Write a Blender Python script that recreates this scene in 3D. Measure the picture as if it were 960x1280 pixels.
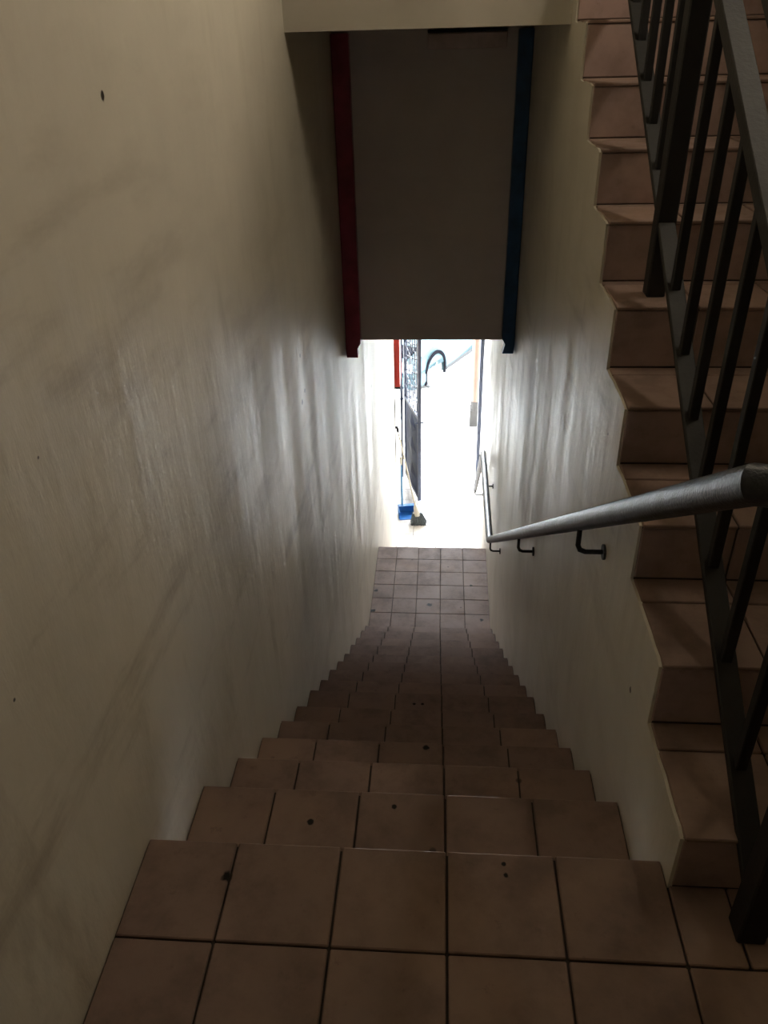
import bpy, bmesh, math, random
from mathutils import Vector, Matrix
random.seed(7)
for o in list(bpy.data.objects): bpy.data.objects.remove(o)
scene = bpy.context.scene
C = scene.collection

# ------------------------------------------------------------------ camera
cam = bpy.data.cameras.new('camera'); camo = bpy.data.objects.new('camera', cam); C.objects.link(camo)
R_ = Vector((0.99752291, 0.06599344, -0.02434984))
U_ = Vector((-0.01388053, 0.52402506, 0.85158973))
F_ = Vector((-0.06895926, 0.84914227, -0.52364303))
M = Matrix.Identity(4)
for i in range(3):
    M[i][0] = R_[i]; M[i][1] = U_[i]; M[i][2] = -F_[i]
M.translation = Vector((0.03312, -0.93446, 1.32768))
camo.matrix_world = M
cam.sensor_fit = 'VERTICAL'; cam.sensor_height = 24.0; cam.lens = 984.6265 * 24.0 / 1280.0
cam.clip_start = 0.02; cam.clip_end = 500
scene.camera = camo

# ------------------------------------------------------------------ world and exposure
w = bpy.data.worlds.new('overcast_sky'); scene.world = w; w.use_nodes = True
bg = w.node_tree.nodes['Background']
bg.inputs[0].default_value = (0.86, 0.93, 1.0, 1); bg.inputs[1].default_value = 1.0
scene.view_settings.view_transform = 'Standard'; scene.view_settings.look = 'None'
scene.view_settings.gamma = 1.0; scene.view_settings.use_curve_mapping = False
scene.view_settings.exposure = 5.75

def portal(name, loc, rot, sx, sy):
    l = bpy.data.lights.new(name, 'AREA'); l.shape = 'RECTANGLE'; l.size = sx; l.size_y = sy
    l.cycles.is_portal = True
    o = bpy.data.objects.new(name, l); C.objects.link(o); o.location = loc; o.rotation_euler = rot
portal('doorway_sky_portal', (0.02, 9.75, -2.75), (math.radians(-90), 0, 0), 1.24, 3.4)       # faces into the house
WY0, WY1, WZ0, WZ1 = 0.8, 1.48, 2.47, 2.99                                           # landing window
portal('window_right_offscreen', (1.62, (WY0+WY1)/2, (WZ0+WZ1)/2), (0, math.radians(90), 0), WZ1-WZ0, WY1-WY0)

# ------------------------------------------------------------------ materials
def newmat(name):
    m = bpy.data.materials.new(name); m.use_nodes = True
    nt = m.node_tree; b = nt.nodes['Principled BSDF']
    return m, nt, b
def N(nt, t, **kw):
    n = nt.nodes.new(t)
    for k, v in kw.items(): setattr(n, k, v)
    return n
def mathn(nt, op, a, b=None, clamp=False):
    n = N(nt, 'ShaderNodeMath', operation=op, use_clamp=clamp)
    for i, v in enumerate((a, b)):
        if v is None: continue
        if isinstance(v, (int, float)): n.inputs[i].default_value = v
        else: nt.links.new(v, n.inputs[i])
    return n.outputs[0]
def mix(nt, fac, a, b):
    n = N(nt, 'ShaderNodeMix', data_type='RGBA')
    if isinstance(fac, (int, float)): n.inputs[0].default_value = fac
    else: nt.links.new(fac, n.inputs[0])
    for i, v in ((6, a), (7, b)):
        if isinstance(v, tuple): n.inputs[i].default_value = v + (1,)
        else: nt.links.new(v, n.inputs[i])
    return n.outputs[2]
def noise(nt, vec, scale, detail=4, rough=.55):
    n = N(nt, 'ShaderNodeTexNoise'); n.inputs['Scale'].default_value = scale
    n.inputs['Detail'].default_value = detail; n.inputs['Roughness'].default_value = rough
    nt.links.new(vec, n.inputs['Vector']); return n.outputs['Fac']
def ramp(nt, v, lo, hi, a=0.0, b=1.0):
    n = N(nt, 'ShaderNodeMapRange', interpolation_type='SMOOTHSTEP')
    nt.links.new(v, n.inputs[0]); n.inputs[1].default_value = lo; n.inputs[2].default_value = hi
    n.inputs[3].default_value = a; n.inputs[4].default_value = b; return n.outputs[0]
def position(nt): return N(nt, 'ShaderNodeNewGeometry').outputs['Position']
def scaled(nt, vec, s, rot=(0, 0, 0)):
    n = N(nt, 'ShaderNodeMapping'); n.inputs['Scale'].default_value = s; n.inputs['Rotation'].default_value = rot
    nt.links.new(vec, n.inputs['Vector']); return n.outputs[0]
def bump(nt, b, h, strength, dist):
    n = N(nt, 'ShaderNodeBump'); n.inputs['Strength'].default_value = strength; n.inputs['Distance'].default_value = dist
    nt.links.new(h, n.inputs['Height']); nt.links.new(n.outputs[0], b.inputs['Normal'])
def spots(nt, pos, pts):
    """mask of small marks of their own shape at given points: (x,y,z,radius)"""
    wob = N(nt, 'ShaderNodeTexNoise'); wob.inputs['Scale'].default_value = 55; nt.links.new(pos, wob.inputs['Vector'])
    tot = None
    for x, y, z, r in pts:
        d = N(nt, 'ShaderNodeVectorMath', operation='DISTANCE'); nt.links.new(pos, d.inputs[0]); d.inputs[1].default_value = (x, y, z)
        dd = mathn(nt, 'SUBTRACT', d.outputs['Value'], mathn(nt, 'MULTIPLY', wob.outputs['Fac'], r*1.0))
        s = ramp(nt, dd, -.1*r, .25*r, 1, 0)
        tot = s if tot is None else mathn(nt, 'MAXIMUM', tot, s)
    return tot

def paint_mat(name, base, dirt, band=None, marks=(), stripes=(4.5, .8), gloss=.46, dirtamt=.6, bstr=.3):
    m, nt, b = newmat(name); p = position(nt)
    st = scaled(nt, p, (3, stripes[0], stripes[1]))
    n1 = noise(nt, st, 1.0, 2.2, .45); n2 = noise(nt, p, 2.3, 6, .65); n3 = noise(nt, scaled(nt, p, (2, 5, 1.6), (math.radians(-22), 0, 0)), 1.3, 6, .62)
    n4 = noise(nt, scaled(nt, p, (1, 1.5, 5.5), (math.radians(14), 0, 0)), 1.1, 6, .62)
    d = mathn(nt, 'MAXIMUM', ramp(nt, n3, .54, .76), ramp(nt, n4, .50, .72))
    if band:            # grime rubbed on by hands along the stair: z = band0 + band1*y
        s = N(nt, 'ShaderNodeSeparateXYZ'); nt.links.new(p, s.inputs[0])
        line = mathn(nt, 'SUBTRACT', s.outputs[2], mathn(nt, 'ADD', mathn(nt, 'MULTIPLY', s.outputs[1], band[1]), band[0]))
        line = mathn(nt, 'ABSOLUTE', line)
        line = mathn(nt, 'ADD', line, mathn(nt, 'MULTIPLY', mathn(nt, 'SUBTRACT', n2, .5), .9))
        k = ramp(nt, line, .08, band[2], 1.0, .22)
        d = mathn(nt, 'MULTIPLY', d, k)
    d = mathn(nt, 'MULTIPLY', d, dirtamt)
    col = mix(nt, ramp(nt, n2, .3, .7), base, tuple(c*.9 for c in base))
    col = mix(nt, d, col, dirt)
    if marks: col = mix(nt, spots(nt, p, marks), col, (.03, .022, .018))
    nt.links.new(col, b.inputs['Base Color'])
    nt.links.new(ramp(nt, n1, .2, .8, gloss-.07, gloss+.12), b.inputs['Roughness'])
    h = mathn(nt, 'ADD', mathn(nt, 'MULTIPLY', n1, 1.0), mathn(nt, 'MULTIPLY', noise(nt, p, 30, 2), .05))
    h = mathn(nt, 'ADD', h, mathn(nt, 'ADD', mathn(nt, 'MULTIPLY', n3, .8), mathn(nt, 'MULTIPLY', n4, .5)))
    bump(nt, b, h, bstr, .02)
    return m
def plain(name, col, rough=.5, metal=0, var=.1, scale=6, bstr=0, rust=None, spec=.5):
    m, nt, b = newmat(name); p = position(nt)
    n = noise(nt, p, scale, 5)
    c = mix(nt, ramp(nt, n, .3, .7), tuple(x*(1-var) for x in col), tuple(min(1, x*(1+var)) for x in col))
    if rust: c = mix(nt, ramp(nt, noise(nt, p, rust[1], 6, .7), rust[2], rust[2]+.12), c, rust[0])
    nt.links.new(c, b.inputs['Base Color']); b.inputs['Roughness'].default_value = rough; b.inputs['Metallic'].default_value = metal
    if bstr: bump(nt, b, noise(nt, p, scale*8, 4), bstr, .004)
    b.inputs['Specular IOR Level'].default_value = spec
    return m
def tile_mat(name, base, spotpts=(), rough=.52):
    m, nt, b = newmat(name); p = position(nt)
    oi = N(nt, 'ShaderNodeObjectInfo')
    v = N(nt, 'ShaderNodeMapRange'); nt.links.new(oi.outputs['Random'], v.inputs[0]); v.inputs[3].default_value = 0; v.inputs[4].default_value = 1
    a = mix(nt, v.outputs[0], tuple(c*.9 for c in base), (min(1, base[0]*1.06), base[1]*1.07, base[2]*1.08))
    n1 = noise(nt, p, 7, 7, .68); n2 = noise(nt, p, 26, 5, .7); n3 = noise(nt, p, 2.4, 5, .6)
    c = mix(nt, ramp(nt, n1, .40, .68, 0, .62), a, tuple(x*.52 for x in base))
    c = mix(nt, ramp(nt, n3, .48, .70, 0, .6), c, (base[0]*1.32, base[1]*1.30, base[2]*1.2))
    c = mix(nt, ramp(nt, n2, .60, .72, 0, .5), c, tuple(x*.6 for x in base))
    vo = N(nt, 'ShaderNodeTexVoronoi'); vo.inputs['Scale'].default_value = 6.5; nt.links.new(p, vo.inputs['Vector'])
    gum = mathn(nt, 'MULTIPLY', ramp(nt, vo.outputs['Distance'], .035, .07, 1, 0), ramp(nt, n3, .48, .56))
    c = mix(nt, mathn(nt, 'MULTIPLY', gum, .75), c, (.05, .035, .03))
    if spotpts: c = mix(nt, spots(nt, p, spotpts), c, (.012, .01, .009))
    nt.links.new(c, b.inputs['Base Color'])
    nt.links.new(ramp(nt, n1, .3, .7, rough-.08, rough+.15), b.inputs['Roughness'])
    bump(nt, b, n2, .12, .002)
    b.inputs['Specular IOR Level'].default_value = .22
    return m

M_wallL = paint_mat('cream_wall_paint_grimy', (.64, .59, .485), (.22, .17, .115), band=(.55, -.5, 1.0),
    marks=[(-.518, .469, 1.245, .012), (-.518, 1.962, .057, .02), (-.518, 2.035, .075, .016), (-.518, 1.994, .24, .012), (-.518, 4.941, -1.116, .03),
           (-.518, -.219, .589, .006), (-.518, -.005, .835, .006), (-.518, .49, -.422, .01)], dirtamt=.62)
M_wallR = paint_mat('cream_wall_paint_scuffed', (.64, .595, .50), (.22, .18, .13), band=(.75, -.35, .5),
    marks=[(.454, .88, .446, .007), (.454, .35, .091, .012), (.454, 1.9, 1.345, .03)], dirtamt=.75)
M_wall = paint_mat('cream_wall_paint', (.58, .53, .44), (.3, .25, .19), dirtamt=.3)
M_panel = paint_mat('bulkhead_paint', (.62, .555, .525), (.45, .39, .36), dirtamt=.25, gloss=.5, bstr=.12)
M_ceil = paint_mat('ceiling_paint', (.55, .51, .43), (.35, .31, .25), dirtamt=.3, gloss=.6, bstr=.1)
M_tile = tile_mat('terracotta_floor_tile', (.30, .207, .173), [(-.347, -.069, 0, .017), (.165, -.043, 0, .008), (.164, -.02, 0, .007), (-.247, .203, -.201, .012),
    (-.059, .253, -.201, .01), (.003, .774, -.588, .016), (-.058, 1.504, -1.138, .012), (-.024, 1.505, -1.138, .012), (-.492, 4.448, -2.783, .03), (-.498, 4.175, -2.783, .035),
    (-.03, 4.266, -2.783, .035), (.323, 4.544, -2.783, .022), (.394, 4.084, -2.783, .025)])
M_riser = tile_mat('pink_riser_tile', (.40, .288, .265), rough=.45)
M_porch = tile_mat('pale_porch_tile', (.55, .52, .5), rough=.3)
M_grout = plain('dark_grout', (.06, .048, .04), .95, var=.2, scale=20)
M_conc = plain('concrete', (.42, .40, .37), .9, var=.12, scale=9, bstr=.2)
M_road = plain('pale_concrete_road', (.5, .5, .49), .9, var=.1, scale=1.5, bstr=.2)
M_rail = plain('worn_grey_pipe_paint', (.055, .061, .075), .42, 0, var=.4, scale=22, bstr=.45, rust=((.30, .32, .36), 38, .60))
M_iron = plain('black_brown_iron_paint', (.008, .007, .0075), .6, 0, var=.3, scale=14, bstr=.2)
M_ironrail = plain('dark_olive_iron_paint', (.012, .011, .0095), .6, 0, var=.25, scale=14, bstr=.2)
M_red = plain('dark_red_gloss_paint', (.27, .025, .055), .4, var=.25, scale=10)
M_blue = plain('navy_blue_gloss_paint', (.016, .075, .19), .4, var=.25, scale=10)
M_redboard = plain('red_board_paint', (.50, .035, .025), .5, var=.1)
M_gate = plain('blue_grey_gate_paint', (.035, .045, .08), .5, 0, var=.2, scale=12)
M_gatep = plain('slate_blue_sheet_metal', (.018, .026, .058), .6, 0, var=.25, scale=5, bstr=.1, spec=.12)
M_bluepl = plain('blue_plastic', (.02, .13, .42), .4, var=.1)
M_lblue = plain('light_blue_plastic', (.10, .26, .45), .4, var=.1)
M_bristle = plain('grey_green_bristles', (.07, .085, .09), .8, var=.4, scale=60, bstr=.6)
M_cream = plain('cream_plastic', (.45, .42, .36), .5, var=.05)
M_black = plain('black_rubber', (.012, .012, .012), .7, var=.1, spec=.1)
M_board = plain('pinkish_timber', (.56, .46, .44), .7, var=.15, scale=12)
M_car = plain('teal_car_paint', (.030, .049, .055), .5, 0, var=.02, spec=.05)
M_glass = plain('dark_car_glass', (.03, .04, .05), .08, 0, var=.02)
M_tyre = plain('tyre_rubber', (.05, .05, .05), .8, var=.1)
M_alloy = plain('silver_wheel', (.55, .56, .58), .3, .7, var=.05)
M_orange = plain('orange_painted_steel', (.06, .031, .017), .5, var=.1)
M_grey = plain('grey_box_paint', (.032, .030, .028), .8, var=.1, spec=.05)
M_well = plain('arch_shade_black', (.004, .004, .005), .9, var=.1, spec=0)  # near-black colour carries the shade inside the wheel arches
M_lamp = plain('headlamp_lens', (.7, .72, .75), .1, 0, var=.02)
M_alu = plain('aluminium_frame', (.45, .44, .42), .4, .6, var=.05)
M_paper = plain('faded_sticker', (.30, .30, .31), .6, var=.3, scale=60)
M_cable = plain('grey_cable', (.10, .10, .09), .5, var=.1)

# ------------------------------------------------------------------ mesh helpers
def link(name, me, mat, parent=None, loc=None):
    o = bpy.data.objects.new(name, me); C.objects.link(o)
    if mat and not me.materials: me.materials.append(mat)
    if loc: o.location = loc
    if parent: o.parent = parent
    return o
def tag(o, label=None, cat=None, group=None, kind=None):
    if label: o['label'] = label
    if cat: o['category'] = cat
    if group: o['group'] = group
    if kind: o['kind'] = kind
    return o
def empty(name, loc=(0, 0, 0), rz=0):
    o = bpy.data.objects.new(name, None); C.objects.link(o); o.location = loc; o.rotation_euler = (0, 0, rz); o.empty_display_size = .1
    return o
def from_bm(bm, name, mat, parent=None, smooth=False, loc=None):
    bmesh.ops.recalc_face_normals(bm, faces=bm.faces)
    me = bpy.data.meshes.new(name); bm.to_mesh(me); bm.free()
    if smooth:
        for p in me.polygons: p.use_smooth = True
    return link(name, me, mat, parent, loc)
def bm_box(bm, x0, x1, y0, y1, z0, z1, bev=0, seg=1):
    r = bmesh.ops.create_cube(bm, size=1)
    for v in r['verts']:
        v.co = Vector((x0+(v.co.x+.5)*(x1-x0), y0+(v.co.y+.5)*(y1-y0), z0+(v.co.z+.5)*(z1-z0)))
    if bev:
        es = list({e for v in r['verts'] for e in v.link_edges})
        bmesh.ops.bevel(bm, geom=es, offset=bev, segments=seg, affect='EDGES', profile=.5)
def box(name, x0, x1, y0, y1, z0, z1, mat, parent=None, bev=0, seg=1):
    bm = bmesh.new(); bm_box(bm, x0, x1, y0, y1, z0, z1, bev, seg)
    return from_bm(bm, name, mat, parent)
def bm_bar(bm, a, b, wx, wz, bev=0):
    """square bar between two points; wx = width sideways, wz = depth in the plane"""
    a = Vector(a); b = Vector(b); d = (b-a).normalized()
    side = d.cross(Vector((0, 0, 1)))
    if side.length < 1e-4: side = Vector((1, 0, 0))
    side.normalize(); up = side.cross(d).normalized()
    vs = []
    for p in (a, b):
        for s, t in ((-1, -1), (1, -1), (1, 1), (-1, 1)):
            vs.append(bm.verts.new(p+side*s*wx/2+up*t*wz/2))
    fs = [bm.faces.new(vs[:4][::-1]), bm.faces.new(vs[4:])]
    for i in range(4): fs.append(bm.faces.new((vs[i], vs[(i+1) % 4], vs[4+(i+1) % 4], vs[4+i])))
    if bev: bmesh.ops.bevel(bm, geom=list({e for f in fs for e in f.edges}), offset=bev, segments=1, affect='EDGES')
def bar(name, a, b, wx, wz, mat, parent=None, bev=.002):
    bm = bmesh.new(); bm_bar(bm, a, b, wx, wz, bev); return from_bm(bm, name, mat, parent)
def bm_tube(bm, pts, rad, n=14, cap=True):
    pts = [Vector(p) for p in pts]; rings = []
    rads = rad if isinstance(rad, (list, tuple)) else [rad]*len(pts)
    ref = None
    for i, p in enumerate(pts):
        if i == 0: d = pts[1]-p
        elif i == len(pts)-1: d = p-pts[i-1]
        else: d = (pts[i+1]-p).normalized()+(p-pts[i-1]).normalized()
        d.normalize()
        if ref is None:
            ref = Vector((0, 0, 1)) if abs(d.z) < .9 else Vector((1, 0, 0))
        s = d.cross(ref).normalized(); u = s.cross(d).normalized(); ref = u
        k = 1.0
        if 0 < i < len(pts)-1:
            c = d.dot((pts[i+1]-p).normalized()); k = 1/max(c, .5)
            # mitre: stretch in the bend plane only
            bend = ((pts[i+1]-p).normalized()-(p-pts[i-1]).normalized())
            bend = bend.normalized() if bend.length > 1e-5 else None
        else: bend = None
        ring = []
        for j in range(n):
            a = 2*math.pi*j/n; off = (s*math.cos(a)+u*math.sin(a))*rads[i]
            if bend is not None: off = off+bend*(off.dot(bend))*(k-1)
            ring.append(bm.verts.new(p+off))
        rings.append(ring)
    for a, b in zip(rings[:-1], rings[1:]):
        for j in range(n): bm.faces.new((a[j], a[(j+1) % n], b[(j+1) % n], b[j]))
    if cap: bm.faces.new(rings[0][::-1]); bm.faces.new(rings[-1])
def tube(name, pts, rad, mat, parent=None, n=14):
    bm = bmesh.new(); bm_tube(bm, pts, rad, n); o = from_bm(bm, name, mat, parent, smooth=True)
    smooth_angle(o); return o
def smooth_angle(o, ang=40):
    me = o.data; bm = bmesh.new(); bm.from_mesh(me)
    for e in bm.edges:
        if len(e.link_faces) == 2 and e.calc_face_angle() > math.radians(ang): e.smooth = False
    bm.to_mesh(me); bm.free()
def prism_yz(name, poly, x0, x1, mat, parent=None, jitter=None):
    """polygon in the y-z plane extruded along x"""
    bm = bmesh.new()
    a = [bm.verts.new((x0, y, z)) for y, z in poly]; b = [bm.verts.new((x1, y, z)) for y, z in poly]
    n = len(poly)
    bm.faces.new(a); bm.faces.new(b[::-1])
    for i in range(n): bm.faces.new((a[i], a[(i+1) % n], b[(i+1) % n], b[i]))
    return from_bm(bm, name, mat, parent)
def struct(o, label, cat=None):
    o['kind'] = 'structure'; o['label'] = label
    if cat: o['category'] = cat
    return o

# shared tile meshes, by size
TILES = {}
def tile_mesh(dx, dy, dz, mat):
    key = (round(dx, 3), round(dy, 3), round(dz, 3), mat.name)
    if key not in TILES:
        bm = bmesh.new(); b = min(.0022, .4*min(dx, dy, dz))
        bm_box(bm, -dx/2, dx/2, -dy/2, dy/2, -dz/2, dz/2, b)
        bmesh.ops.recalc_face_normals(bm, faces=bm.faces)
        me = bpy.data.meshes.new('tile'); bm.to_mesh(me); bm.free(); me.materials.append(mat); TILES[key] = me
    return TILES[key]
rt = random.Random(3)
def tile(parent, x0, x1, y0, y1, z0, z1, mat, gap=.0022, flat='z', name='tile'):
    """one tile filling the cell, minus the joint"""
    gx = 0 if flat == 'x' else gap; gy = 0 if flat == 'y' else gap; gz = 0 if flat == 'z' else gap
    dx, dy, dz = x1-x0-2*gx, y1-y0-2*gy, z1-z0-2*gz
    if min(dx, dy, dz) < .003: return
    o = bpy.data.objects.new(name, tile_mesh(dx, dy, dz, mat)); C.objects.link(o); o.parent = parent
    j = rt.uniform(-.0006, .0006)
    o.location = ((x0+x1)/2+(j if flat == 'x' else 0), (y0+y1)/2+(j if flat == 'y' else 0), (z0+z1)/2+(j if flat == 'z' else 0))
    a = rt.uniform(-.0016, .0016)
    if flat == 'z': o.rotation_euler = (a, rt.uniform(-.0016, .0016), 0)
    return o

# ------------------------------------------------------------------ dimensions (metres), measured from the photograph
XL, XR, XF = -.518, .454, 1.45          # left wall, dividing wall, far right wall of the upper flight
DY = [0, .29, .548, .794, 1.041, 1.294, 1.567, 1.824, 2.087, 2.353, 2.621, 2.909, 3.189, 3.481, 3.757]
DZ = [0, -.201, -.399, -.588, -.772, -.957, -1.138, -1.321, -1.5, -1.683, -1.867, -2.048, -2.231, -2.414, -2.598]
LZ, LY = -2.783, 5.115                  # middle landing level and far edge
AY = [-.054, .207, .48, .747, .988, 1.21, 1.421, 1.652, 1.873, 2.10, 2.325]
AZ = [.14, .292, .433, .58, .736, .891, 1.034, 1.179, 1.332, 1.48, 1.63]
SZ = -4.45                              # street-level porch floor
ZC = 4.0                                # stairwell ceiling
PB = 3.5                                # bulkhead plane
SOF = 1.322
BX = [XL, -.342, -.142, .058, .258, XR] # tile columns of the descending stair
CX = [XR+.004, .654, .854, 1.054, 1.254, XF]
TT = .009                               # tile thickness

# ------------------------------------------------------------------ shell
YW = 7.93
struct(box('wall_left', XL-.16, XL, -2.3, YW, -4.7, ZC, M_wallL), 'long grimy cream painted wall running down beside the stairs opposite the handrail', 'wall')
struct(box('wall_left_porch', XL-.3, -.605, YW, 9.6, -4.7, -.2, M_wall), 'short pale wall of the porch behind the open gate', 'wall')
# dividing wall under the ascending flight: sawtooth top with a hand-plastered, slightly wavy edge
rw = random.Random(11)
bm = bmesh.new(); T8 = .008
def strip(y0, y1, ztop):
    ys = [y0+(y1-y0)*k for k in (0, .08, .2, .35, .5, .65, .8, .92, 1)] if y1-y0 < 1 else [y0, y1]
    zs = [ztop-.002-rw.uniform(0, .005) for _ in ys]; zs[0] = ztop-.008
    nn = len(ys)
    g = [[bm.verts.new((x, y, z)) for y, z in zip(ys, zz)] for x, zz in ((XR, [-4.7]*nn), (XR, zs), (XR+T8, zs), (XR+T8, [-4.7]*nn))]
    for q in range(4):
        for k in range(nn-1): bm.faces.new((g[q][k], g[q][k+1], g[(q+1) % 4][k+1], g[(q+1) % 4][k]))
    bm.faces.new([g[q][0] for q in range(4)]); bm.faces.new([g[q][-1] for q in range(4)])
ST = [y+.005+rw.uniform(-.002, .003) for y in AY]
for i in range(len(AY)):
    strip(ST[i], ST[i+1] if i+1 < len(AY) else PB, AZ[i])
struct(from_bm(bm, 'wall_right', M_wallR), 'scuffed cream wall with stepped top edge under the rising tiled stairs', 'wall')
# lower part of the right wall splays outwards towards the street
bm = bmesh.new()
plan = [(XR, PB), (.472, 5.1), (.575, 7.8), (.64, 9.6)]
lo = [[bm.verts.new((x+d, y, z)) for x, y in plan] for d, z in ((0, -4.7), (0, 1.0), (.2, 1.0), (.2, -4.7))]
for i in range(4):
    a, b = lo[i], lo[(i+1) % 4]
    for k in range(3): bm.faces.new((a[k], a[k+1], b[k+1], b[k]))
bm.faces.new([lo[i][0] for i in range(4)]); bm.faces.new([lo[i][3] for i in range(4)][::-1])
struct(from_bm(bm, 'wall_right_lower', M_wallR), 'cream wall beside the lower steps ending at the bright street door', 'wall')
# bulkhead over the stair: face towards the stairwell, soffit, hanging panel
struct(box('wall_bulkhead', XL, XR, 2.2, PB+.12, SOF, ZC, M_ceil), 'cream beam face hanging across the top of the stairs', 'wall')
struct(box('wall_front', XL, XR, PB, PB+.12, -.225, SOF, M_panel), 'plain brownish bulkhead wall hanging above the stairs between red and blue posts', 'wall')
# unseen ceiling of the lower passage, kept flat and high to admit doorway light
struct(prism_yz('ceiling_lower', [(PB+.12, -.21), (9.6, -.21), (9.6, .1), (PB+.12, .1)], XL-.1, .8, M_ceil), 'flat cream ceiling of the lower passage behind the bulkhead', 'ceiling')
# upper stairwell
bm = bmesh.new()
for a in ((-2.3, WY0, -.3, ZC), (WY1, PB+.12, -.3, ZC), (WY0, WY1, -.3, WZ0), (WY0, WY1, WZ1, ZC)): bm_box(bm, XF, XF+.16, *a)
struct(from_bm(bm, 'wall_far_right', M_wall), 'cream stairwell wall with a high window at the far side of the rising stairs', 'wall')
struct(box('wall_end', XR, XF, PB, PB+.12, 1.3, ZC, M_wall), 'cream stairwell wall behind the head of the rising stairs', 'wall')
struct(box('ceiling', XL-.16, XF+.16, -2.46, PB+.12, ZC, ZC+.15, M_ceil), 'flat cream stairwell ceiling', 'ceiling')
struct(box('wall_back', XL-.16, XF+.16, -2.46, -2.3, -.3, ZC, M_wall), 'cream wall at the back of the upper landing', 'wall')
win = struct(empty('window_1', (XF+.08, (WY0+WY1)/2, WZ0)), 'small aluminium framed window high above the rising stairs', 'window')
ww, wh = WY1-WY0, WZ1-WZ0
for y0, y1, z0, z1 in ((-ww/2, ww/2, 0, .03), (-ww/2, ww/2, wh-.03, wh), (-ww/2, -ww/2+.03, .03, wh-.03), (ww/2-.03, ww/2, .03, wh-.03), (-.015, .015, .03, wh-.03)):
    box('window_frame', -.025, .025, y0, y1, z0, z1, M_alu, win)
M_pane = bpy.data.materials.new('warm_light_tint'); M_pane.use_nodes = True  # unseen pane, amber tint added to warm the light from the window
_nt = M_pane.node_tree; _t = _nt.nodes.new('ShaderNodeBsdfTransparent'); _t.inputs[0].default_value = (1.0, .90, .77, 1)
_nt.links.new(_t.outputs[0], _nt.nodes['Material Output'].inputs[0]); _nt.nodes.remove(_nt.nodes['Principled BSDF'])
for a, b in ((-ww/2+.03, -.01), (.01, ww/2-.03)): box('pane', -.002, .002, a, b, .02, wh-.02, M_pane, win)
# facade around the street door
bm = bmesh.new()
bm_box(bm, -4, -.605, 9.6, 9.8, -4.7, 4); bm_box(bm, .66, 4, 9.6, 9.8, -4.7, 4); bm_box(bm, -.605, .66, 9.6, 9.8, -1.05, 4)
struct(from_bm(bm, 'wall_facade', M_conc), 'street front wall around the doorway at the foot of the stairs', 'wall')

# ------------------------------------------------------------------ floors and stairs
fl = struct(box('floor', XL, XF, -2.3, -.004, -.2, -TT+.002, M_grout), 'upper landing floor of square brown tiles with dark joints', 'floor')
rows = [-.001, -.192]+[-.192-.2*k for k in range(1, 11)]+[-2.3]
cols = BX+[.654, .854, 1.054, 1.254, XF]
for j in range(len(rows)-1):
    y1, y0 = rows[j], rows[j+1]
    for i in range(len(cols)-1):
        x0, x1 = cols[i], cols[i+1]
        if j == 0 and x0 >= XR:
            if i == 5:
                tile(fl, x0, .556, y0, AY[0]+.008, -TT, 0, M_tile); tile(fl, .556, x1, y0, AY[0]+.008, -TT, 0, M_tile)
            else: tile(fl, x0, x1, y0, AY[0]+.008, -TT, 0, M_tile)
        else: tile(fl, x0, x1, y0, y1+(.004 if j == 0 else 0), -TT, 0, M_tile)

def step_body(parent, x0, x1, y0, y1, z0, z1):
    return box('step', x0, x1, y0, y1, z0, z1, M_grout, parent)
# descending flight
st = struct(empty('stair_flight', (0, 0, LZ)), 'steep brown tiled stairs going down between the two cream walls', 'stairs')
def local(o, parent):
    o.matrix_parent_inverse = parent.matrix_world.inverted()
bpy.context.view_layer.update()
for i in range(1, 16):
    y0 = DY[i-1]; zt = DZ[i] if i < 15 else LZ
    y1 = DY[i] if i < 15 else y0+.2
    zu = DZ[i-1]
    if i < 15:
        sb = step_body(st, XL, XR, y0-.006, y1-.006, zt-.3, zt-TT+.002)
    else:
        sb = step_body(st, XL, XR, y0-.05, y0-.006, zt-.1, zu-TT)
    local(sb, st)
    for k in range(5):
        tile(sb, BX[k], BX[k+1], y0-.012, y0-.004, zt, zu-TT, M_riser, flat='y')
        if i < 15:
            tile(sb, BX[k], BX[k+1], y1-.2, y1+.003, zt-TT, zt, M_tile)
            tile(sb, BX[k], BX[k+1], y0-.003, y1-.2, zt-TT, zt, M_tile)
# middle landing
ml = struct(box('floor_middle', XL, .475, DY[14]-.006, LY-.005, LZ-.25, LZ-TT+.002, M_grout), 'middle landing of square brown tiles below the long stairs', 'floor')
ry = [LY+.003]
while ry[-1]-.193 > DY[14]+.02: ry.append(ry[-1]-.193)
ry.append(DY[14]-.003)
mx = [XL, -.342, -.142, .058, .258, .472]
for a, b in zip(ry[1:], ry[:-1]):
    for k in range(5): tile(ml, mx[k], mx[k+1], a, b, LZ-TT, LZ, M_tile, gap=.0014)
# lowest flight, hidden below the landing edge
lf = struct(empty('stair_flight', (0, LY, SZ)), 'short lower flight of tiled steps dropping from the middle landing to the porch', 'stairs')
bpy.context.view_layer.update()
nr = 9; rh = (LZ-SZ)/nr; td = .27
for i in range(1, nr+1):
    zt = LZ-rh*i; y0 = LY+td*(i-1); y1 = y0+td; zu = zt+rh
    xr = .47+.1*(y0-LY)/2.6
    sb = step_body(lf, XL, xr, y0-.05 if i == nr else y0-.006, y0-.006 if i == nr else y1-.006, zt-.2, (zu-TT) if i == nr else zt-TT+.002); local(sb, lf)
    lx = [XL, -.342, -.142, .058, .258, xr]
    for k in range(5):
        tile(sb, lx[k], lx[k+1], y0-.012, y0-.004, zt, zu-TT, M_riser, flat='y')
        if i < nr:
            tile(sb, lx[k], lx[k+1], y0-.003, y1+.003, zt-TT, zt, M_tile)
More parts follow.
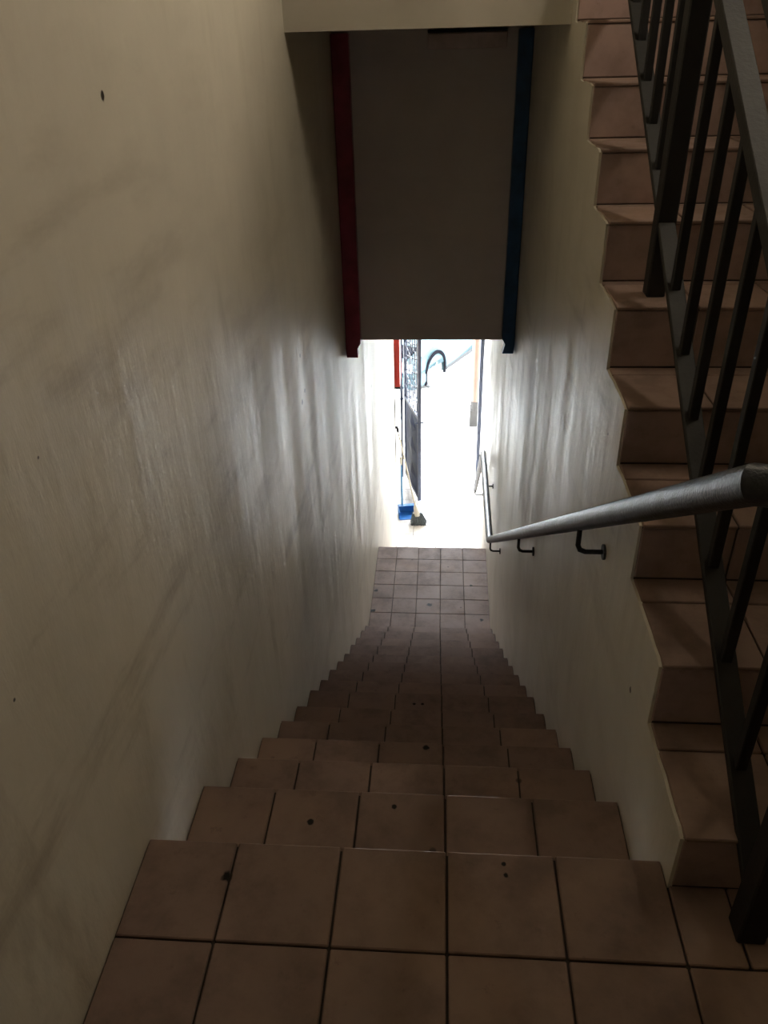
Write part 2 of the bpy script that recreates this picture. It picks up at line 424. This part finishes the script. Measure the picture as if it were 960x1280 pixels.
# porch floor
PY0 = LY+td*(nr-1)
pf = struct(box('floor_porch', -.62, .66, PY0-.006, 9.8, SZ-.2, SZ-TT+.002, M_grout), 'pale tiled porch floor inside the street door', 'floor')
k = 0; y = PY0
px = [-.60, -.3, 0, .3, .655]
while y < 9.75:
    yy = min(y+.3, 9.8)
    for i in range(4): tile(pf, px[i], px[i+1], y, yy, SZ-TT, SZ, M_porch)
    y = yy
# ascending flight
up = struct(empty('stair_flight', (XR, AY[0], 0)), 'brown tiled stairs rising behind the dark iron balustrade', 'stairs')
bpy.context.view_layer.update()
for i in range(len(AY)):
    y0 = AY[i]; zt = AZ[i]; zu = AZ[i-1] if i else 0
    last = i == len(AY)-1
    y1 = PB if last else AY[i+1]
    sb = step_body(up, XR+.006, XF, y0+.006, y1+.006 if not last else y1, zt-.35 if i else -.004, zt-TT+.002); local(sb, up)
    for k in range(5):
        tile(sb, CX[k], CX[k+1], y0+.003, y0+.011, zu, zt-TT, M_riser, flat='y')
        yy = y0-.003
        edges = [yy, y0+.195]
        while edges[-1]+.2 < y1-.02: edges.append(edges[-1]+.2)
        edges.append(y1+.006 if not last else y1)
        for a, b in zip(edges[:-1], edges[1:]): tile(sb, CX[k], CX[k+1], a, b, zt-TT, zt, M_tile)

# ------------------------------------------------------------------ red and blue posts on the bulkhead
def corner_post(name, xa, xb, z0, mat, label, chip):
    r = tag(empty(name, ((xa+xb)/2, PB-.03, z0)), label, 'post')
    w2 = (xb-xa)/2; s = chip
    # tall square timber, slightly narrower shoe at the foot
    bm = bmesh.new(); bm_box(bm, -w2, w2, -.035, .03, .085, SOF-z0-.012, .006, 2)
    o = from_bm(bm, 'shaft', mat, r)
    prof = [(-w2, .12), (w2, .12), (w2, .085), (w2-.018 if s > 0 else w2, .055), (w2-.018 if s > 0 else w2-.004, 0), (-w2+.004, 0), (-w2+(.018 if s < 0 else 0), .055), (-w2, .085)]
    bm = bmesh.new()
    a = [bm.verts.new((x, -.036, z)) for x, z in prof]; b = [bm.verts.new((x, .03, z)) for x, z in prof]
    bm.faces.new(a); bm.faces.new(b[::-1])
    for i in range(len(prof)): bm.faces.new((a[i], a[(i+1) % 8], b[(i+1) % 8], b[i]))
    from_bm(bm, 'shoe', mat, r)
    return r
corner_post('timber_post', XL+.002, XL+.088, -.31, M_red, 'dark red painted post on the bulkhead wall against the long grimy wall', 1)
corner_post('timber_post', XR-.072, XR-.0015, -.285, M_blue, 'navy blue painted post fixed along the bulkhead wall above the handrail', -1)
sh = tag(empty('wall_board', (.14, PB, 1.232)), 'small pinkish board with a dark strip at the top of the bulkhead wall', 'board')
box('board', -.19, .19, -.022, 0, 0, .066, M_board, sh, .003)
box('dark_strip', -.19, .19, -.03, 0, .069, .082, M_black, sh, .002)  # thin black strip set just above the board

# ------------------------------------------------------------------ pipe handrail
hr = tag(empty('handrail', (XR, 0, 0)), 'worn grey pipe handrail on brackets along the dividing wall', 'handrail')
bpy.context.view_layer.update()
RX = .385
A0, A1 = Vector((RX, -.135, .878)), Vector((RX, 3.6, -1.68))
B2, B3 = Vector((.40, 4.98, -1.725)), Vector((.465, 7.35, -3.47))
RAD = .0245
def H(o): local(o, hr); return o
H(tube('pipe', [Vector((.545, -.15, .868)), A0+Vector((.004, 0, 0)), A1, B2, B3], RAD, M_rail, hr, 20))
for yb, zb in ((.74, None), (1.96, None), (3.5, None), (4.56, None), (7.05, None)):
    if yb < 3.6: t = (yb-A0.y)/(A1.y-A0.y); p = A0.lerp(A1, t)
    elif yb < 4.98: t = (yb-A1.y)/(B2.y-A1.y); p = A1.lerp(B2, t)
    else: t = (yb-B2.y)/(B3.y-B2.y); p = B2.lerp(B3, t)
    wx = XR if yb < PB else (XR+(.472-XR)*(yb-PB)/1.6 if yb < 5.1 else .472+(.103)*(yb-5.1)/2.7)
    q = p-Vector((0, 0, RAD-.006)); drop = .075
    c1 = q-Vector((0, 0, drop-.02)); c2 = q-Vector((0, 0, drop)); 
    br = H(tube('bracket', [q, c1, q+Vector((.006, 0, -drop+.006)), c2+Vector((.02, 0, 0)), Vector((wx, p.y, q.z-drop))], .0065, M_iron, hr, 10))
    bm = bmesh.new(); bm_tube(bm, [(wx-.006, p.y, q.z-drop), (wx+.001, p.y, q.z-drop)], .02, 14)
    o = from_bm(bm, 'wall_plate', M_iron, br); 

# ------------------------------------------------------------------ iron balustrade on the ascending flight
BXX = .567
bl = tag(empty('balustrade', (BXX, -.127, 0)), 'dark iron balustrade with square bars climbing along the rising stairs', 'balustrade')
bpy.context.view_layer.update()
def B(o): local(o, bl); return o
def zb(y): return .172+.689*y           # bottom rail
def zt1(y): return zb(y)+.575           # upper rail
def zt2(y): return zb(y)+.765            # hand rail
YE = 2.26
B(box('newel_post', BXX-.024, BXX+.024, -.151, -.103, 0, .90, M_iron, bl, .003))
bm = bmesh.new(); bm_box(bm, BXX-.023, BXX+.023, 1.065, 1.111, .736, zt2(1.09), .003); B(from_bm(bm, 'post', M_iron, bl))
bm = bmesh.new(); bm_box(bm, BXX-.023, BXX+.023, 2.26, 2.306, 1.48, zt2(2.28), .003); B(from_bm(bm, 'post', M_iron, bl))
B(bar('bottom_rail', (BXX, -.11, zb(-.11)), (BXX, YE, zb(YE)), .04, .016, M_ironrail, bl))
B(bar('upper_rail', (BXX, -.11, zt1(-.11)), (BXX, YE, zt1(YE)), .04, .03, M_ironrail, bl))
B(bar('hand_rail', (BXX, -.13, zt2(-.13)), (BXX, YE+.03, zt2(YE+.03)), .05, .028, M_iron, bl))
for y in (.048, .204, .356, .492, .629, .764, .909, 1.215, 1.345, 1.475, 1.605, 1.735, 1.87, 2.005, 2.14):
    B(box('baluster', BXX-.010, BXX+.010, y-.010, y+.010, zb(y)-.004, zt1(y)+.002, M_iron, bl, .0015))

# ------------------------------------------------------------------ porch: gate, red board, cable, broom, dustpan
GA, GB = Vector((-.465, 9.5, SZ)), Vector((-.235, 8.7, SZ))     # hinge side, free edge
gv = GB-GA; GL = gv.length
gate = tag(empty('metal_gate', GA, math.atan2(gv.y, gv.x)), 'slate blue metal gate with lattice top standing open in the porch', 'gate')
GH = 2.46
def gb(name, x0, x1, z0, z1, mat, d=.018, parent=None): return box(name, x0, x1, -d, d, z0, z1, mat, parent or gate, .002)
gb('stile', 0, .04, .03, GH, M_gate); gb('stile', GL-.045, GL, .03, GH, M_gate, .022)
gb('cross_rail', .04, GL-.045, .04, .08, M_gate); gb('cross_rail', .04, GL-.045, 1.27, 1.31, M_gate); gb('cross_rail', .04, GL-.045, GH-.04, GH, M_gate)
sp = gb('sheet_panel', .035, GL-.04, .07, 1.285, M_gatep, .006)
# pressed diamond folds on the sheet
for z in (.25, .66, 1.02):
    bm = bmesh.new()
    cx, cz, hw, hh = GL/2, z+.05, .26, .16
    for s in (-1, 1):
        c = bm.verts.new((cx, s*.028, cz)); ring = [bm.verts.new((cx+a*hw, s*.005, cz+b*hh)) for a, b in ((-1, 0), (0, -1), (1, 0), (0, 1))]
        for i in range(4): bm.faces.new((c, ring[i], ring[(i+1) % 4]))
    from_bm(bm, 'pressed_diamond', M_gatep, sp)
n = 7
for i in range(1, n):
    x = .04+(GL-.085)*i/n; bar('lattice_bar', (x, 0, 1.3), (x, 0, GH-.03), .012, .012, M_gate, gate, 0)
x0, x1 = .03, GL-.035
for i in range(5):
    z = 1.31+.2*i
    bar('lattice_bar', (x0, .008, z), (x1, .008, z+.2), .008, .018, M_gate, gate, 0)
    bar('lattice_bar', (x0, -.008, z+.2), (x1, -.008, z), .008, .018, M_gate, gate, 0)
bm = bmesh.new(); bm_tube(bm, [(GL-.02, -.06, 1.24), (GL-.02, .06, 1.24)], .014, 10); from_bm(bm, 'latch', M_gate, gate)
for z in (.3, 1.15, 2.0):
    bm = bmesh.new(); bm_tube(bm, [(-.012, 0, z), (-.012, 0, z+.1)], .015, 10); from_bm(bm, 'hinge', M_gate, gate)
gp = tag(empty('gate_post', (-.515, 9.47, SZ)), 'slim grey gate post with rings standing behind the broom', 'post')
tube('shaft', [(0, 0, 0), (0, 0, 2.5)], .018, M_gate, gp, 12)
for z in (1.25, 1.42, 1.62): tube('ring', [(0, 0, z), (0, 0, z+.035)], .028, M_gate, gp, 12)
jb = tag(empty('shutter_guide', (.603, 9.5, SZ)), 'dark steel shutter guide standing upright in the doorway opposite the gate', 'shutter guide')
bm = bmesh.new(); bm_box(bm, -.022, .022, -.06, -.05, 0, 2.5); from_bm(bm, 'web', M_gate, jb)
for s in (-1, 1): box('flange', s*.022-.004, s*.022+.004, -.06, .03, 0, 2.5, M_gate, jb)
rb = tag(empty('wall_panel', (-.56, 8.0, -2.4)), 'red painted board hanging on the porch wall above the gate', 'board')
box('board', -.042, .105, 0, .32, 0, .62, M_redboard, rb, .006)
box('bottom_trim', -.043, .11, -.004, .325, -.02, .006, M_black, rb, .003)
tag(tube('wall_cable', [(XL+.004, 7.86, -2.30), (XL+.006, 7.87, -2.6), (XL+.005, 7.885, -3.0), (XL+.006, 7.89, -3.42)], .007, M_cable, None, 8), 'thin dark cable running down the end of the cream wall by the red board', 'cable')
for i, (yy, zz, hh, lab) in enumerate(((8.45, -2.24, .10, 'faded square sticker on the wall near the shutter guide, the upper one'), (8.55, -2.58, .05, 'small faded sticker on the wall near the shutter guide, below the square one'))):
    xx = .575+.065*(yy-7.8)/1.8
    tag(box('sticker', xx-.003, xx+.001, yy-.06, yy+.06, zz, zz+hh, M_paper), lab, 'sticker')

# dustpan with long handle
dp = tag(empty('dustpan', (-.40, 8.36, SZ), math.radians(8)), 'blue plastic dustpan with an upright long handle in the porch corner', 'dustpan')
bm = bmesh.new()
prof_o = [(-.115, .09, 0), (-.115, -.11, 0), (.115, -.13, 0), (.115, .09, 0)]
def quadstrip(bm, a, b):
    for i in range(len(a)-1): bm.faces.new((a[i], a[i+1], b[i+1], b[i]))
bm_box(bm, -.115, .115, -.12, .09, 0, .010)
bm_box(bm, -.120, -.108, -.10, .09, .006, .11, .003); bm_box(bm, .108, .120, -.10, .09, .006, .11, .003); bm_box(bm, -.12, .12, .082, .095, .006, .13, .003)
from_bm(bm, 'scoop', M_bluepl, dp)
box('hood', -.115, .115, .03, .09, .118, .132, M_bluepl, dp, .003)
tube('handle', [(-.06, .085, .09), (-.062, .095, .30), (-.066, .11, .78)], .014, M_lblue, dp, 10)
tube('grip', [(-.066, .11, .74), (-.067, .113, .86)], .017, M_cream, dp, 10)
# broom leaning against the porch wall
br = tag(empty('broom', (-.265, 8.15, SZ)), 'broom with cream stick and fanned grey bristles leaning in the porch corner', 'broom')
foot = Vector((0, 0, .20)); tipw = Vector((-.52+.265+.0, 8.48-8.15, 1.25))
tube('stick', [foot, foot.lerp(tipw, .5), tipw], .0125, M_cream, br, 10)
d = (tipw-foot).normalized()
tube('stick_cap', [tipw-d*.03, tipw+d*.05], .018, M_black, br, 10)
tube('socket', [foot-d*.075, foot-d*.03, foot+d*.05, foot+d*.09], [.034, .04, .028, .016], M_cream, br, 12)
bm = bmesh.new()
rbz = random.Random(5)
for i in range(26):
    for jj in range(4):
        a = -1+2*(i+.5)/26; s = -1+2*(jj+.5)/4
        p0 = Vector((a*.06+.008, s*.025, .165)); p1 = Vector((a*.105+.03+rbz.uniform(-.006, .006), s*.075+rbz.uniform(-.006, .006), rbz.uniform(.0, .008)))
        bm_tube(bm, [p0, p0.lerp(p1, .5), p1], [.008, .009, .007], 5)
b_ = from_bm(bm, 'bristles', M_bristle, br); b_['kind'] = 'stuff'

# ------------------------------------------------------------------ street: road, kerb, orange post, car
RZ = -4.48
struct(box('road', -40, 40, 10.9, 60, RZ-.3, RZ, M_road), 'sunlit pale concrete road outside the doorway', 'road')
struct(box('pavement', -40, 40, 9.8, 10.9, RZ-.3, SZ-.01, M_conc), 'pale pavement strip between the doorway and the road', 'pavement')
struct(box('ground_beside', 1.7, 40, -40, 9.6, RZ-.3, RZ, M_road), 'ground beside the house below the stairwell window', 'ground')
op = tag(empty('street_post', (.62, 11.35, RZ)), 'orange painted roadside post with a grey box at its foot', 'post')
tube('shaft', [(0, 0, .42), (0, 0, 3.0)], .072, M_orange, op, 16)
box('box', -.085, .085, -.08, .08, 0, .30, M_grey, op, .008)
tube('collar', [(0, 0, .29), (0, 0, .45)], .082, M_grey, op, 16)
tube('tap', [(-.08, 0, .36), (-.16, -.02, .36)], .014, M_grey, op, 10)

def build_car():
    ax = Vector((.47, .88, 0)).normalized()
    ang = math.atan2(ax.y, ax.x)
    # local: +x runs from the visible wheel towards the far end, +y to the left of that; visible flank is y = 0 (facing -y)
    root = tag(empty('car', (-.06, 13.02, RZ), ang), 'teal blue car parked on the road outside the doorway', 'car')
    wr, ar, wb, W = .30, .355, 2.45, 1.62
    pts = [(-.78, .30), (-.80, .48), (-.74, .62), (-.62, .70), (.28, .86), (.9, .90), (2.9, .92), (3.18, .88), (3.22, .55), (3.18, .28)]
    low = [(-.78+.02, .20)]
    def arch(cx): return [(cx+ar*math.cos(a), wr+ar*math.sin(a)) for a in [math.radians(195-210*k/14) for k in range(15)]]
    poly = [(-.76, .21), (-ar-.02, .20)]+arch(0)+[(ar+.04, .22), (wb-ar-.04, .22)]+arch(wb)+[(wb+ar+.02, .22), (3.18, .26)]
    poly += pts[::-1][1:]
    bm = bmesh.new()
    a = [bm.verts.new((x, 0 if z < .6 else .04, z)) for x, z in poly]; b = [bm.verts.new((x, W if z < .6 else W-.04, z)) for x, z in poly]
    bm.faces.new(a); bm.faces.new(b[::-1]); n = len(poly)
    for i in range(n): bm.faces.new((a[i], a[(i+1) % n], b[(i+1) % n], b[i]))
    bmesh.ops.triangulate(bm, faces=[f for f in bm.faces if len(f.verts) > 4], ngon_method='EAR_CLIP')
    body = from_bm(bm, 'body', M_car, root)
    # greenhouse
    cab = [(.28, .86), (.95, 1.36), (1.3, 1.43), (2.35, 1.42), (2.75, 1.34), (3.12, .90)]
    bm = bmesh.new()
    def yo(z): return .045+.19*(z-.86)/.57
    a = [bm.verts.new((x, yo(z), z)) for x, z in cab]; b = [bm.verts.new((x, W-yo(z), z)) for x, z in cab]
    bm.faces.new(a); bm.faces.new(b[::-1])
    for i in range(6): bm.faces.new((a[i], a[(i+1) % 6], b[(i+1) % 6], b[i]))
    from_bm(bm, 'cabin', M_car, root)
    for side in (0, 1):
        for q in ([(.52, .93), (1.02, 1.31), (1.55, 1.36), (1.55, .93)], [(1.64, .93), (1.64, 1.36), (2.3, 1.35), (2.72, .95)]):
            bm = bmesh.new()
            va = []; vb = []
            for x, z in q:
                y = yo(z)-.004; y2 = yo(z)+.01
                if side: y, y2 = W-y, W-y2
                va.append(bm.verts.new((x, y, z))); vb.append(bm.verts.new((x, y2, z)))
            bm.faces.new(va); bm.faces.new(vb[::-1])
            for i in range(4): bm.faces.new((va[i], va[(i+1) % 4], vb[(i+1) % 4], vb[i]))
            from_bm(bm, 'side_window', M_glass, root)
    bm = bmesh.new()
    q = [(.36, .915), (.93, 1.34)]
    vs = [bm.verts.new(v) for v in ((q[0][0]-.006, .14, q[0][1]+.006), (q[0][0]-.006, W-.14, q[0][1]+.006), (q[1][0]-.006, W-.26, q[1][1]+.006), (q[1][0]-.006, .26, q[1][1]+.006))]
    f = bm.faces.new(vs); r = bmesh.ops.extrude_face_region(bm, geom=[f])
    for v in [g for g in r['geom'] if isinstance(g, bmesh.types.BMVert)]: v.co += Vector((.012, 0, -.012))
    from_bm(bm, 'windscreen', M_glass, root)
    box('wheel_well', -.60, 3.0, .24, W-.24, .19, .78, M_well, root)
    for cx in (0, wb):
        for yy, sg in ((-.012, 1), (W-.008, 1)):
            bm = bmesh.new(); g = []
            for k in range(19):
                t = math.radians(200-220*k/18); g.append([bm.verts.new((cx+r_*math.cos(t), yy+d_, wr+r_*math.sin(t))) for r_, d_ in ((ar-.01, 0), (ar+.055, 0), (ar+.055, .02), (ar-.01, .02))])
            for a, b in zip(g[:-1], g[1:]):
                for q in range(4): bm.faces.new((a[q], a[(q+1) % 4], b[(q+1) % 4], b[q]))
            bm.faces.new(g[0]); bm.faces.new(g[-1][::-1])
            from_bm(bm, 'arch_shade_ring', M_well, root)  # black ring painted in for the shaded gap between tyre and arch
    box('bumper', -.84, -.36, -.015, W+.015, .22, .42, M_car, root, .03, 2)
    box('grille', -.825, -.74, .45, W-.45, .45, .55, M_black, root, .01)
    for y in (.06, W-.36): box('headlamp', -.80, -.62, y, y+.30, .52, .65, M_lamp, root, .02, 2)
    box('sill', ar+.05, wb-ar-.05, -.012, .05, .20, .27, M_black, root, .008)
    box('wing_mirror', .62, .74, -.13, .03, .93, 1.05, M_car, root, .02, 2); box('wing_mirror', .62, .74, W-.03, W+.13, .93, 1.05, M_car, root, .02, 2)
    for x in (0, wb):
        for y, s in ((.10, -1), (W-.10, 1)):
            bm = bmesh.new()
            pr = [(.19, -.085), (.27, -.09), (.295, -.07), (.30, 0), (.295, .07), (.27, .09), (.19, .085)]
            rings = [[bm.verts.new((x+rr*math.cos(t), y+o, wr+rr*math.sin(t))) for rr, o in pr] for t in [2*math.pi*k/28 for k in range(28)]]
            for k in range(28):
                p, q = rings[k], rings[(k+1) % 28]
                for m in range(6): bm.faces.new((p[m], p[m+1], q[m+1], q[m]))
            wl = from_bm(bm, 'tyre', M_tyre, root, True)
            bm = bmesh.new(); bm_tube(bm, [(x, y+.08*s, wr), (x, y-.06*s, wr)], .195, 24)
            for k in range(5):
                t = 2*math.pi*k/5; bm_bar(bm, (x+.03*math.cos(t), y+.085*s, wr+.03*math.sin(t)), (x+.185*math.cos(t), y+.085*s, wr+.185*math.sin(t)), .03, .05)
            from_bm(bm, 'rim', M_alloy, wl)
build_car()
